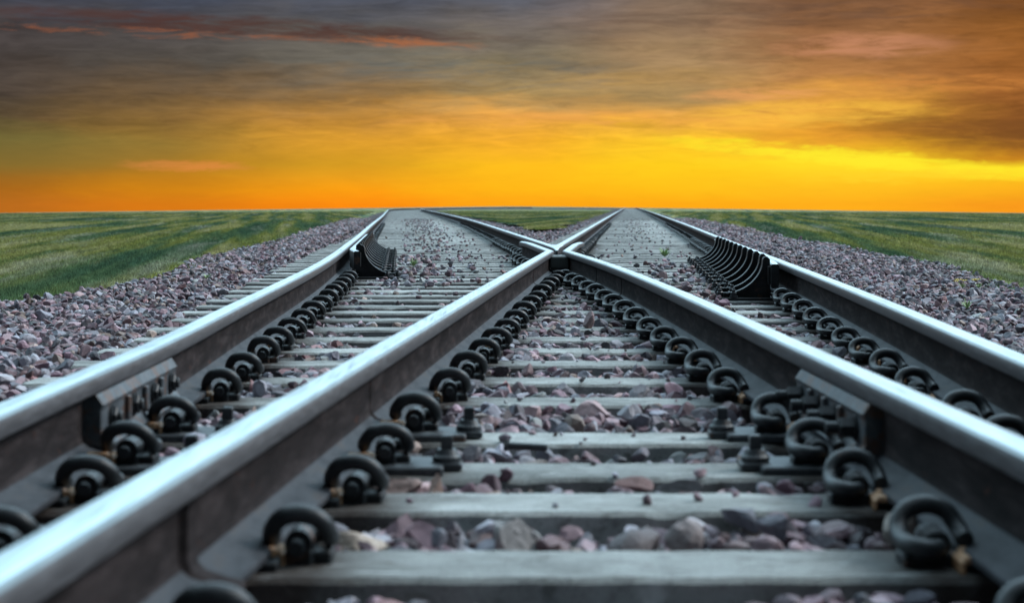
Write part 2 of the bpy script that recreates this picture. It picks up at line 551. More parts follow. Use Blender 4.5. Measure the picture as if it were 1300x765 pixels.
def bed_mat():
    m, n, b = mat('gravel bed')
    p = world_pos(n)
    vo = n.n('ShaderNodeTexVoronoi')
    n.put(vo.inputs['Vector'], p); vo.inputs['Scale'].default_value = 17.0
    c = n.ramp(vo.outputs['Color'], [(0.15, (0.05, 0.042, 0.045)), (0.4, (0.16, 0.13, 0.135)), (0.6, (0.22, 0.21, 0.225)), (0.85, (0.36, 0.35, 0.36))])
    d = n.sstep(vo.outputs['Distance'], 0.55, 0.15)
    c = n.mix(d, n.mix(0.75, c, (0.02, 0.018, 0.02, 1)), c)
    n.put(b.inputs['Base Color'], c)
    b.inputs['Roughness'].default_value = 0.9
    b.inputs['Specular IOR Level'].default_value = 0.05
    bump(n, b, d, 1.0, 0.03)
    return m


def grass_mat(name, blades):
    m, n, b = mat(name)
    p = world_pos(n)
    # mown swathes running with the line, plus smaller clumps
    sp_ = n.n('ShaderNodeSeparateXYZ'); n.put(sp_.inputs[0], p)
    u = n.math('MULTIPLY_ADD', sp_.outputs[1], -0.12, n.math('ABSOLUTE', sp_.outputs[0]))
    q = n.vec(u, sp_.outputs[1], sp_.outputs[0])
    sw = n.noise(n.mapping(q, scale=(0.95, 0.022, 0.002)), 1.5, 3, 0.45, 0.15)
    cl = n.noise(n.mapping(q, scale=(2.4, 0.13, 0.002), loc=(3, 7, 0)), 1.7, 9, 0.74, 0.3)
    fi = n.noise(n.mapping(p, scale=(1, 1, 0.3)), 45.0, 4, 0.6)
    dr = n.noise(n.mapping(q, scale=(1.0, 0.045, 0.002), loc=(11, 4, 0)), 1.6, 8, 0.68, 0.3)
    c = n.ramp(sw, [(0.38, (0.055, 0.105, 0.062)), (0.46, (0.100, 0.155, 0.072)), (0.53, (0.200, 0.210, 0.058)), (0.62, (0.310, 0.295, 0.130))])
    c = n.mix(n.math('MULTIPLY', n.sstep(cl, 0.50, 0.68), 0.8), c, (0.045, 0.090, 0.050, 1))
    c = n.mix(n.math('MULTIPLY', n.sstep(cl, 0.46, 0.30), 0.6), c, (0.235, 0.205, 0.105, 1))
    c = n.mix(n.math('MULTIPLY', n.sstep(dr, 0.51, 0.66), 0.65), c, (0.34, 0.34, 0.27, 1))
    f2 = n.noise(n.mapping(p, scale=(1, 0.35, 0.3), loc=(6, 1, 0)), 9.0, 6, 0.7)
    k = n.math('MULTIPLY', n.math('MULTIPLY_ADD', n.sstep(fi, 0.35, 0.65), 1.1, 0.45), n.math('MULTIPLY_ADD', n.sstep(f2, 0.35, 0.65), 0.9, 0.55))
    c = n.mix(1.0, c, n.vec(k, k, k), 'MULTIPLY')
    n.put(b.inputs['Base Color'], c)
    b.inputs['Roughness'].default_value = 0.7
    b.inputs['Specular IOR Level'].default_value = 0.02
    if blades:
        tr = n.n('ShaderNodeBsdfTranslucent')
        n.put(tr.inputs['Color'], c)
        ms = n.n('ShaderNodeMixShader')
        ms.inputs[0].default_value = 0.45
        n.t.links.new(b.outputs[0], ms.inputs[1]); n.t.links.new(tr.outputs[0], ms.inputs[2])
        n.t.links.new(ms.outputs[0], m.node_tree.nodes['Material Output'].inputs['Surface'])
    if not blades:
        bump(n, b, n.math('ADD', fi, cl), 0.8, 0.05)
    return m


def flat(name, col, rough=0.6, metal=0.0, var=0.25, scale=60):
    m, n, b = mat(name)
    s = n.noise(world_pos(n), scale, 6, 0.65)
    k = n.math('MULTIPLY_ADD', s, var * 2, 1 - var)
    n.put(b.inputs['Base Color'], n.mix(1.0, (col[0], col[1], col[2], 1), n.vec(k, k, k), 'MULTIPLY'))
    b.inputs['Roughness'].default_value = rough
    b.inputs['Metallic'].default_value = metal
    bump(n, b, s, 0.2, 0.002)
    return m


M_TOP, M_SIDE, M_WEB, M_FOOT, M_DULL = steel_top(), steel_side(), steel_web(), steel_foot(), steel_dull()
M_IRON = black_iron()
M_IRON2 = black_iron('dark bracket iron', 0.8, 0.60, 0.5)
M_PLATE = black_iron('dark baseplate', 1.9, 0.60, 0.5)
M_BOLT = black_iron('bolt steel', 1.7, 0.64, 0.38)
M_INS = flat('tan nylon insulator', (0.46, 0.26, 0.14), 0.55, 0, 0.45, 50)
M_CON = concrete()
M_STONE = stone_mat()
M_BED = bed_mat()
M_GRASS = grass_mat('grass ground', False)
M_BLADE = grass_mat('grass blades', True)
M_WEED = flat('weed leaf', (0.27, 0.40, 0.17), 0.6, 0, 0.4, 40)
M_YEL = flat('yellow petal', (0.72, 0.55, 0.05), 0.5, 0, 0.2, 40)
M_FISH = black_iron('rusty fishplate', 3.2, 0.50, 0.5)
M_FROG = flat('cast frog steel', (0.15, 0.17, 0.165), 0.45, 0.3, 0.45, 30)

# ================================================================== track lines
RAIL_H = 0.172
PAD = 0.012
RT = RAIL_H + PAD + 0.003            # rail top above the sleeper tops


def a_of(az_):
    q = np.minimum(np.abs(az_) / 0.27, 1.6) ** 1.6
    return 3.0e-7 + (7.6e-6) * q


def drop(x, y):
    """the land falls away gently to both sides of the line"""
    x = np.asarray(x, float); y = np.asarray(y, float)
    r2 = x * x + y * y
    azz = x / np.maximum(np.abs(y), 1.0)
    return -a_of(azz) * np.maximum(r2 - 900.0, 0.0)


def rail_pts(px):
    pts = []
    for x, y in px:
        Z = (CAM_H - RT) * F / (y - Y0)
        pts.append((Z, (x - 650) / F * Z))
    return pts


class Line:
    def __init__(self, zs, xs):
        self.z = np.array(zs, float); self.x = np.array(xs, float)
        # natural-ish smooth interpolation through monotone cubic tangents
        d = np.gradient(self.x, self.z)
        self.d = d

    def __call__(self, z):
        z = np.asarray(z, float)
        i = np.clip(np.searchsorted(self.z, z) - 1, 0, len(self.z) - 2)
        z0, z1 = self.z[i], self.z[i + 1]
        h = z1 - z0
        t = (z - z0) / h
        tc_ = np.clip(t, 0, 1)
        x0, x1, d0, d1 = self.x[i], self.x[i + 1], self.d[i], self.d[i + 1]
        t2, t3 = tc_ ** 2, tc_ ** 3
        y = (2 * t3 - 3 * t2 + 1) * x0 + (t3 - 2 * t2 + tc_) * h * d0 + (-2 * t3 + 3 * t2) * x1 + (t3 - t2) * h * d1
        y = np.where(t < 0, x0 + d0 * (z - z0), y)
        y = np.where(t > 1, x1 + d1 * (z - z1), y)
        return y


# straight diverging line (rails B left, D right) and the curving line (rails A left, C right)
def fB(z): return -0.600 + 0.0622 * np.asarray(z, float)
fD = Line([1.0, 2.5, 4.2, 6.5, 12.3, 20, 30, 60, 400], [fB(1.0) + 1.47, fB(2.5) + 1.475, fB(4.2) + 1.485, fB(6.5) + 1.51, fB(12.3) + 1.535, fB(20) + 1.56, fB(30) + 1.60, fB(60) + 1.66, fB(400) + 1.66])
fA = Line([1.0, 3.2, 4.7, 6.5, 10.5, 18.0, 31.0, 60.0, 110.0, 150.0, 175.0, 205.0, 240.0, 300.0, 400.0],
          [-0.835, -0.868, -0.890, -0.955, -1.105, -1.53, -2.34, -4.13, -7.3, -9.75, -10.9, -11.0, -9.6, -3.0, 14.0])
fC = Line([1.0, 2.75, 3.5, 4.8, 6.0, 10.0, 15.4, 25.6, 41.0, 60.0, 110.0, 150.0, 175.0, 205.0, 240.0, 300.0, 400.0],
          [0.745, 0.735, 0.725, 0.705, 0.69, 0.600, 0.358, -0.110, -0.835, -1.86, -4.75, -7.1, -8.4, -8.6, -7.4, -1.0, 16.0])
zz = np.linspace(12, 17, 4001)
NOSE = float(zz[np.argmin(np.abs(fB(zz) - fC(zz)))])
zk = np.linspace(10, NOSE, 4001)
GAP = 0.128
KN = float(zk[np.argmin(np.abs((fC(zk) - fB(zk)) - GAP))])
ZV = float(zz[np.argmin(np.abs(fB(zz) - fC(zz) - 0.085))])

# ================================================================== sleepers' positions
SL = [2.10] + [(CAM_H * F) / (y - Y0) for y in (733, 649, 606, 563, 513, 486, 463.5, 446, 431, 418, 407, 397, 389, 382)]
while SL[-1] < 25.0:
    SL.append(SL[-1] + 0.6)
SPLIT = SL[-1] + 0.35
SLW = 0.225      # top width; SL holds the near top edge


def fL(z):       # left edge of the ballast
    z = np.asarray(z, float)
    return fA(z) - np.interp(z, [0, 9, 10, 11, 14, 19, 29, 50], [2.0, 2.0, 1.62, 1.30, 1.16, 1.38, 1.15, 1.2])


def fR(z):
    z = np.asarray(z, float)
    return fD(z) + np.interp(z, [0, 11, 16, 24, 30, 50, 80], [1.3, 1.42, 1.66, 1.6, 1.4, 1.5, 1.2]) + 0.06 * np.sin(z * 0.8)


# ================================================================== ground
rows = np.concatenate([np.arange(-20, 0, 2.0), np.arange(0, 40, 0.5), np.geomspace(40, 6000, 150)])


def strip(name, xa, xb, zoff, mats_, cols_=14, rows_=rows, uneven=0.0):
    t = np.linspace(0, 1, cols_)
    V = []
    for y in rows_:
        a, b = float(xa(y)), float(xb(y))
        xs = a + (b - a) * t
        zs = drop(xs, np.full(cols_, y)) + zoff
        zs = zs + uneven * np.sin(xs * 2.1 + y * 0.7) * np.cos(y * 1.3 - xs)
        V.append(np.stack([xs, np.full(cols_, y), zs], 1))
    V = np.concatenate(V)
    nr = len(rows_)
    i, j = np.meshgrid(np.arange(nr - 1), np.arange(cols_ - 1), indexing='ij')
    a = (i * cols_ + j).ravel()
    Fq = np.stack([a, a + 1, a + cols_ + 1, a + cols_], 1)
    me = np_mesh(name, V, Fq, mats_, shade_smooth=True)
    return link(name, me)


# one grass sheet out to the horizon; under the ballast it is cut down into a shallow trough
xs_l = -np.concatenate([[0.0], np.geomspace(0.4, 3.2, 12)])
def ground_sheet():
    V = []; nc = None
    for y in rows:
        far = 60 + 0.9 * abs(y)
        L, R = float(fL(y)), float(fR(y))
        left = L - np.geomspace(0.25, far, 22)[::-1]
        right = R + np.geomspace(0.25, far, 22)
        midn = np.linspace(0.12, 0.88, 9)
        xs = np.concatenate([left, [L], L + (R - L) * midn, [R], right])
        zs = drop(xs, np.full(len(xs), y))
        inb = (xs > L + 0.02) & (xs < R - 0.02)
        zs = zs - 0.02 - np.where(inb, 0.20, 0.0)
        rough_ = 0.02 * np.sin(xs * 1.1 + y * 0.4) * np.cos(y * 0.35 + xs * 0.5)
        zs += np.where(inb, 0, rough_)
        V.append(np.stack([xs, np.full(len(xs), y), zs], 1)); nc = len(xs)
    V = np.concatenate(V); nr = len(rows)
    i, j = np.meshgrid(np.arange(nr - 1), np.arange(nc - 1), indexing='ij')
    a = (i * nc + j).ravel()
    Fq = np.stack([a, a + 1, a + nc + 1, a + nc], 1)
    o = link('ground', np_mesh('ground', V, Fq, [M_GRASS], shade_smooth=True))
    tag(o, kind='structure')


ground_sheet()
rb = np.concatenate([np.arange(-4, 40, 0.5), np.geomspace(40, 420, 90)])
o = strip('ballast_bed', lambda y: fL(y) - 0.05, lambda y: fR(y) + 0.05, -0.105, [M_BED], 40, rb)
me = o.data
cs = np.empty(len(me.vertices) * 3, np.float32); me.vertices.foreach_get('co', cs); cs = cs.reshape(-1, 3)
lift = np.interp(cs[:, 1], [30, 60, 100], [0, 0.03, 0.055])
edge = np.minimum(cs[:, 0] - fL(cs[:, 1]), fR(cs[:, 1]) - cs[:, 0])
lift = np.maximum(lift, np.interp(edge, [0, 0.7], [0.06, 0.0]))
cs[:, 2] += lift; me.vertices.foreach_set('co', cs.ravel()); me.update()
tag(o, kind='structure')


def mL(z): return fC(z) + 1.5 + 0.25 * np.sin(np.asarray(z) * 0.9) * np.cos(np.asarray(z) * 0.37)
def mR(z): return fB(z) - 1.2 + 0.25 * np.sin(np.asarray(z) * 0.7 + 1)
ym = np.linspace(30, 60, 3001)
Y_MID = float(ym[np.argmin(np.abs(mR(ym) - mL(ym) - 0.05))])
rm = np.concatenate([np.linspace(Y_MID, 80, 90), np.geomspace(81, 230, 40)])
o = strip('grass_verge', mL, mR, -0.022, [M_GRASS], 10, rm)
tag(o, kind='structure')


# ================================================================== rails
HALF = [(0.0, 0.0), (0.0745, 0.0), (0.0755, 0.003), (0.0755, 0.010), (0.0735, 0.0125), (0.050, 0.0175), (0.022, 0.0275), (0.0125, 0.036), (0.0088, 0.048),
        (0.0085, 0.080), (0.0088, 0.112), (0.0125, 0.124), (0.022, 0.130), (0.0345, 0.1345), (0.0362, 0.137), (0.0360, 0.156), (0.0348, 0.1620), (0.0325, 0.1660), (0.0280, 0.1685), (0.0240, 0.1700), (0.0140, 0.1713), (0.0, 0.172)]
PROF = [(x, z) for x, z in HALF] + [(-x, z) for x, z in HALF[::-1][1:-1]]
def pm(z0, z1, x):
    z = (z0 + z1) / 2
    if z > 0.1700: return 0
    if z > 0.1655: return 4
    if z > 0.1335: return 1
    if z > 0.036: return 2
    return 3


def rail(name, fn, z0, z1, label, cat='rail', zoff=0.0, step=None, group='rails of the two crossing tracks', ytop=None, prof=PROF, mats_=None, matfn=pm, top_drop=None):
    ys = [z0]
    while ys[-1] < z1:
        y = ys[-1]
        ys.append(min(z1, y + (0.12 if y < 20 else 0.4 if y < 60 else 2.0)))
    ys = np.array(ys)
    xs = np.array([float(fn(y)) for y in ys])
    dx = np.gradient(xs, ys)
    base = (xs[0], ys[0], 0.0)
    k = len(prof)
    V, Fq, Mi = [], [], []
    for x, y, d in zip(xs, ys, dx):
        L_ = math.hypot(1, d)
        nx, ny = 1 / L_, -d / L_
        zz_ = float(drop(x, y)) + PAD + 0.003 + zoff
        td = top_drop(y) if top_drop else 0.0
        for (px, pz) in prof:
            V.append((x + px * nx - base[0], y + px * ny - base[1], zz_ + pz - (td if pz > 0.12 else 0)))
    n_ = len(ys)
    for i in range(n_ - 1):
        for j in range(k):
            j2 = (j + 1) % k
            Fq.append((i * k + j, i * k + j2, (i + 1) * k + j2, (i + 1) * k + j))
            Mi.append(matfn(prof[j][1], prof[j2][1], 0))
    Fq.append(tuple(range(k - 1, -1, -1))); Mi.append(1)
    Fq.append(tuple(range((n_ - 1) * k, n_ * k))); Mi.append(1)
    me = bpy.data.meshes.new(name)
    me.from_pydata(V, [], [f[::-1] for f in Fq])
    for m in (mats_ or [M_TOP, M_SIDE, M_WEB, M_FOOT, M_DULL]):
        me.materials.append(m)
    me.polygons.foreach_set('material_index', Mi)
    me.shade_smooth()
    me.set_sharp_from_angle(angle=math.radians(35))
    o = link(name, me, None, base)
    tag(o, label, cat, group)
    return o


railA = rail('rail', fA, 1.0, 330, 'leftmost rail, sweeping from the lower left past the left check rail to the horizon')
railD = rail('rail', fD, 1.0, 330, 'rightmost rail, running beside the right gravel shoulder and right check rail')


def wingB(y):    # near rail B: straight, then bent at the knuckle to run beside the far part of C
    y = float(y)
    a = float(fB(y)); b = float(fC(y)) - GAP
    return a if y <= KN else b
def wingC(y):
    y = float(y)
    a = float(fC(y)); b = float(fB(y)) + GAP
    return a if y <= KN else b


def flare(y0, y1, amt, fn, sgn):
    def f(y):
        y = float(y)
        t = max(0.0, (y - y0) / (y1 - y0))
        return fn(y) + sgn * amt * t
    return f


railB = rail('rail', flare(17.0, 18.0, 0.035, wingB, -1), 1.0, 17.7, 'thick near rail rising from the bottom left corner to the crossing frog')
railC = rail('rail', flare(16.6, 17.6, 0.035, wingC, 1), 1.0, 17.3, 'near rail rising from the lower right corner to the crossing frog')
railB2 = rail('rail', fB, ZV, 330, 'rail leading away right from the frog point to the vanishing point')
railC2 = rail('rail', fC, ZV, 330, 'rail leading away left from the frog point toward the bend at the horizon')


# weld collars on the webs
def collar(parent, fn, y, wdt=0.035, bulge=0.004):
    k = len(PROF)
    V = []
    x0 = float(fn(y)); d = (float(fn(y + .05)) - float(fn(y - .05))) / .1
    for yy, g in ((y - wdt / 2, 0.0), (y - wdt / 2 + 0.006, 1.0), (y + wdt / 2 - 0.006, 1.0), (y + wdt / 2, 0.0)):
        for (px, pz) in PROF:
            s = bulge * g if pz < 0.131 else 0.0
            ex = px + math.copysign(s, px) if abs(px) > 0.001 else px
            if pz > 0.131: ex, pz = ex * 0.3, 0.134
            V.append((x0 + d * (yy - y) + ex, yy, PAD + 0.003 + pz))
    fs = []
    for i in range(3):
        fs += [((i + 1) * k + j, (i + 1) * k + (j + 1) % k, i * k + (j + 1) % k, i * k + j) for j in range(k)]
    b = MB(); b.add([Vector(v) - parent.location for v in V], fs, 0)
    return b.build('weld_collar', [M_WEB], parent, True)


for y in (2.50, 4.30, 11.6): collar(railB, fB, y, 0.06 if y < 3 else 0.035, 0.011 if y < 3 else 0.004)
for y in (10.1, 11.7): collar(railC, fC, y)
collar(railB2, fB, 23.5, 0.06)
collar(railD, fD, 4.02, 0.05)


# insulated joints: a bar against the web, its bolts, and the cut in the rail
def joint(parent, fn, side, y0, y1, nb, nut_len):
    xm = float(fn((y0 + y1) / 2)); sl_ = (float(fn(y1)) - float(fn(y0))) / (y1 - y0)
    ang = -math.atan(sl_)
    ro = Matrix.Translation(Vector((xm, (y0 + y1) / 2, PAD + 0.003)) - parent.location) @ Matrix.Rotation(ang, 4, 'Z')
    hl = (y1 - y0) / 2
    pr = [(0.009, 0.034), (0.060, 0.022), (0.064, 0.030), (0.052, 0.045), (0.046, 0.052), (0.046, 0.100), (0.050, 0.112), (0.036, 0.1325), (0.009, 0.124)]
    V, fs = [], []
    k = len(pr)
    for yy in (-hl, -hl + 0.004, hl - 0.004, hl):
        sh = 0.003 if abs(yy) == hl else 0.0
        V += [ro @ Vector((side * (x - sh), yy, z)) for x, z in pr]
    for i in range(3):
        fs += [(i * k + j, i * k + (j + 1) % k, (i + 1) * k + (j + 1) % k, (i + 1) * k + j) for j in range(k)]
    fs += [tuple(range(k)), tuple(range(3 * k, 4 * k))]
    b = MB(); b.add(V, fs)
    fp = b.build('fishplate', [M_FISH], parent)
    for q in range(nb):
        yy = -hl * 0.80 + q * (2 * hl * 0.80) / (nb - 1)
        b = MB()
        p = [ro @ Vector((side * 0.046, yy, 0.078)), ro @ Vector((side * 0.052, yy, 0.078)), ro @ Vector((side * (0.052 + nut_len * 0.55), yy, 0.078)), ro @ Vector((side * (0.052 + nut_len), yy, 0.078))]
        b.cyl(p[0], p[1], 0.026, 16)
        b.cyl(p[1], p[2], 0.0215, 6, ch=0.003)
        b.cyl(p[2], p[3], 0.0125, 12, ch=0.002)
        b.build('bolt', [M_IRON], fp)
    # vertical ribs on the bar
    for q in range(3):
        yy = -hl * 0.45 + q * hl * 0.45
        b = MB()
        b.box((side * 0.050, yy, 0.078), (0.016, 0.022, 0.058), 0, 0.003, ro)
        b.build('rib', [M_FISH], fp)


joint(railA, fA, 1, 3.80, 4.72, 4, 0.018)
joint(railC, fC, -1, 3.62, 4.40, 4, 0.055)

# ================================================================== frog: point and filler
frog = bpy.data.objects.new('crossing_frog', None); COL.objects.link(frog)
frog.location = (float(fB(NOSE)), NOSE, 0)
tag(frog, 'steel frog point with blocks where the two inner rails cross in the centre', 'frog')
fl = frog.location
b = MB()
sec = []
ys = np.linspace(NOSE - 0.58, ZV + 0.02, 16)
for y in ys:
    l = float(fC(y)) - 0.036; r = float(fB(y)) + 0.036
    if r - l < 0.014:
        m_ = (l + r) / 2; l, r = m_ - 0.007, m_ + 0.007
    t = min(1.0, (y - ys[0]) / 0.55)
    zt = RT - 0.014 * (1 - t) ** 1.5 - 0.0005
    sec.append([(l, y, 0.03), (r, y, 0.03), (r, y, zt - 0.006), (r - 0.004, y, zt), (l + 0.004, y, zt), (l, y, zt - 0.006)])
V = [Vector(p) - fl for s_ in sec for p in s_]
fs, mi = [], []
for i in range(len(sec) - 1):
    for j in range(6):
        fs.append((i * 6 + (j + 1) % 6, (i + 1) * 6 + (j + 1) % 6, (i + 1) * 6 + j, i * 6 + j)); mi.append(0 if j in (2, 3, 4) else 1)
fs += [(0, 1, 2, 3, 4, 5)]; mi += [1]
b.add(V, fs, mi)
b.build('frog_point', [M_TOP, M_SIDE], frog)
b = MB()
xm = (float(fB(KN - 0.35)) + float(fC(KN - 0.35))) / 2
b.box(Vector((xm, KN - 0.33, 0.115)) - fl, (0.150, 0.20, 0.085), 0, 0.012)
b.box(Vector((xm, KN - 0.33, 0.07)) - fl, (0.125, 0.16, 0.05), 0, 0.0)
b.build('filler_block', [M_FROG], frog)
for y in (KN + 0.9, KN + 2.0):
    for fn, sg in ((fC, -1), (fB, 1)):
        b = MB()
        b.box(Vector((float(fn(y)) + sg * GAP / 2, y, 0.085)) - fl, (0.05, 0.12, 0.09), 0, 0.006)
        b.build('spacer_block', [M_FROG], frog)

# ================================================================== check rails with their curved brackets
def check_rail(fn, side, y0, y1, off, flare_len, fl_amt, nb, label, blab):
    def f(y):
        y = float(y)
        e = max(0.0, 1 - (y - y0) / flare_len) ** 1.4 + max(0.0, 1 - (y1 - y) / flare_len) ** 1.4
        return float(fn(y)) + side * (off + fl_amt * e)
    root = bpy.data.objects.new('check_rail', None); COL.objects.link(root)
    base = Vector((f(y0), y0, 0)); root.location = base
    tag(root, label, 'check rail', 'check rails inside the outer rails')
    # bar profile: a tall angle section
    pr = [(-0.020, 0.060), (0.020, 0.060), (0.022, 0.10), (0.022, 0.186), (0.016, 0.192), (-0.016, 0.192), (-0.022, 0.186), (-0.022, 0.10)]
    ys = np.arange(y0, y1, 0.15)
    V, fs, mi = [], [], []
    k = len(pr)
    for i, y in enumerate(ys):
        for x, z in pr:
            V.append(Vector((f(y) + x, y, z + PAD)) - base)
    for i in range(len(ys) - 1):
        for j in range(k):
            fs.append((i * k + (j + 1) % k, i * k + j, (i + 1) * k + j, (i + 1) * k + (j + 1) % k)[::-1])
            mi.append(0 if pr[j][1] > 0.185 and pr[(j + 1) % k][1] > 0.185 else 1)
    fs += [tuple(range(k)), tuple(range((len(ys) - 1) * k, len(ys) * k))[::-1]]; mi += [1, 1]
    b = MB(); b.add(V, fs, mi)
    b.build('guard_bar', [M_TOP, M_IRON2], root)
    # brackets, one on every sleeper
    tgt = [s for s in SL if s + 0.1 > y0 + 0.05 and s + 0.1 < y1][:nb]
    W = 0.255
    # outline in x (away from the rail) and z: upright edge, concave sweep, low toe
    outl = [(0.026, 0.004), (0.026, 0.226), (0.036, 0.236), (0.052, 0.234), (0.060, 0.222)]
    for t in np.linspace(0, 1, 13):
        a = t * math.pi / 2
        outl.append((0.062 + (W - 0.062) * (1 - math.cos(a)) ** 0.9, 0.036 + 0.170 * (1 - math.sin(a)) ** 0.95))
    outl += [(W + 0.03, 0.036), (W + 0.03, 0.004)]
    n_ = len(outl)
    proto = None
    for s in tgt:
        y = s + 0.11
        if proto is None:
            b = MB()
            def plate(th, outline, mi_=0):
                V = [(side * x, -th / 2, z) for x, z in outline] + [(side * x, th / 2, z) for x, z in outline]
                m_ = len(outline)
                fs = [tuple(range(m_)), tuple(range(2 * m_ - 1, m_ - 1, -1))] + [(i, i + m_, (i + 1) % m_ + m_, (i + 1) % m_) for i in range(m_)]
                b.add(V, fs, mi_)
            plate(0.022, outl)
            # flange running along the curved edge
            cur = outl[2:-1]
            V, fs = [], []
            for x, z in cur:
                V += [(side * x, -0.026, z - 0.002), (side * x, 0.026, z - 0.002), (side * (x + 0.007), 0.026, z + 0.007), (side * (x + 0.007), -0.026, z + 0.007)]
            for i in range(len(cur) - 1):
                for j in range(4):
                    fs.append((i * 4 + j, i * 4 + (j + 1) % 4, (i + 1) * 4 + (j + 1) % 4, (i + 1) * 4 + j))
            fs += [(0, 1, 2, 3), tuple(len(V) - 4 + q for q in range(4))]
            b.add(V, fs)
            b.box((side * 0.16, 0, 0.008), (0.31, 0.16, 0.016), 0, 0.003)
            b.box((side * 0.036, 0, 0.14), (0.018, 0.12, 0.10), 0, 0.003)
            bm_me = b.mesh('bracket', [M_IRON2])
            proto = link('bracket', bm_me, root)
            pb = []
            for dx, dy in ((0.235, -0.058), (0.235, 0.058), (0.305, 0.0)):
                c = MB()
                c.cyl((0, 0, 0.0), (0, 0, 0.010), 0.024, 12)
                c.cyl((0, 0, 0.010), (0, 0, 0.032), 0.018, 6, ch=0.003)
                c.cyl((0, 0, 0.032), (0, 0, 0.046), 0.010, 8, ch=0.002)
                q = c.build('bolt', [M_BOLT], proto, loc=(side * dx, dy, 0.016))
                pb.append(q)
            br = proto
        else:
            br = proto.copy(); COL.objects.link(br); br.parent = root
            for q in pb:
                c = q.copy(); COL.objects.link(c); c.parent = br
        br.location = Vector((f(y), y, 0.0)) - base
    return f, tgt


ckA, ckAs = check_rail(fA, 1, 13.25, 21.6, 0.100, 0.9, 0.055, 13, 'check rail beside the leftmost rail with a fan of curved black brackets', '')
ckD, ckDs = check_rail(fD, -1, 10.35, 17.9, 0.096, 0.8, 0.030, 12, 'check rail beside the rightmost rail with a fan of curved black brackets', '')


# ================================================================== sleepers and fastenings
def nz(x, y, z):
    return (math.sin(x * 37.1 + y * 11.3 + z * 5.1) + math.sin(x * 91.7 - y * 23.1 + z * 47.0) * 0.6 + math.sin(x * 203.0 + y * 63.0) * 0.4) / 2


def sleeper_mesh(xa, xb, seed, seg, w_=SLW, wear=1.0, railx=()):
    """concrete bearer: sloped sides, chamfered and chipped upper edges; origin at its centre, top at z = 0"""
    h = 0.20
    pr = [(-w_ / 2 - 0.012, -h), (-w_ / 2 - 0.006, -0.075), (-w_ / 2 + 0.004, -0.040), (-w_ / 2 + 0.001, -0.009), (-w_ / 2 + 0.009, -0.001), (-w_ / 4, 0.0),
          (w_ / 4, 0.0), (w_ / 2 - 0.009, -0.001), (w_ / 2 - 0.001, -0.009), (w_ / 2 - 0.004, -0.040), (w_ / 2 + 0.006, -0.075), (w_ / 2 + 0.012, -h)]
    n_ = max(2, int((xb - xa) / seg))
    rr = random.Random(seed)
    V, fs = [], []
    k = len(pr)
    chips = [(rr.uniform(xa, xb), rr.uniform(0.03, 0.09), rr.uniform(0.004, 0.014), rr.choice((-1, 1))) for _ in range(int(7 * wear))]
    for i in range(n_ + 1):
        x = xa + (xb - xa) * i / n_
        e = min(x - xa, xb - x)
        sh = 0.014 if e < 1e-6 else 0.0
        for j, (y, z) in enumerate(pr):
            y2, z2 = y, z
            if 1 <= j <= k - 2:
                a = nz(x + seed, y * 3, z * 9 + seed * 0.37)
                y2 += 0.0016 * a * wear; z2 += 0.0012 * a * wear
            for (cx, cw, cd, cs_) in chips:
                if abs(x - cx) < cw and j in (3, 4, 7, 8) and (y * cs_ > 0):
                    g = (1 - abs(x - cx) / cw) * cd
                    z2 -= g; y2 -= cs_ * g * 0.8
            if j in (0, k - 1): pass
            V.append((x + (sh if x == xa else -sh if e < 1e-6 else 0) * (1 if j > 2 and j < k - 3 else 0), y2 * (1 if e > 1e-6 else 0.93), z2))
    for i in range(n_):
        for j in range(k - 1):
            fs.append((i * k + j, (i + 1) * k + j, (i + 1) * k + j + 1, i * k + j + 1))
        fs.append((i * k + k - 1, (i + 1) * k + k - 1, (i + 1) * k, i * k))
    fs.append(tuple(range(k))); fs.append(tuple(range(n_ * k, (n_ + 1) * k))[::-1])
    b = MB(); b.add(V, fs)
    me = b.mesh('sleeper', [M_CON], True)
    at_ = me.attributes.new('grime', 'FLOAT', 'POINT')
    ds = [min(abs(v[0] - q) for q in railx) if railx else 9.0 for v in V]
    at_.data.foreach_set('value', [max(0.0, min(0.95, 1.15 - (d_ - 0.10) / 0.16)) for d_ in ds])
    return me


# the spring clip: one bent bar, arch on the -y side
CLIP = [(0, -0.052, 0.030), (0, -0.005, 0.030), (0, 0.032, 0.030), (0.012, 0.056, 0.031), (0.034, 0.062, 0.034), (0.052, 0.044, 0.036), (0.057, 0.010, 0.038), (0.056, -0.018, 0.048),
        (0.050, -0.034, 0.066), (0.031, -0.042, 0.081), (0.0, -0.044, 0.0865), (-0.029, -0.041, 0.078), (-0.045, -0.030, 0.058), (-0.050, -0.008, 0.043), (-0.048, 0.024, 0.040)]


def clip_mesh(n, sub, r=0.0158):
    b = MB(); b.tube(CLIP, r, n, 0, sub)
    return b


def shoulder_mb(b=None, mi=0):
    b = b or MB()
    b.box((0.002, 0.004, 0.012), (0.052, 0.074, 0.024), mi, 0.005)
    b.cyl((0.002, -0.034, 0.034), (0.002, 0.036, 0.034), 0.0245, 14, mi, ch=0.004)
    b.box((0.040, 0.012, 0.010), (0.042, 0.066, 0.020), mi, 0.004)
    return b


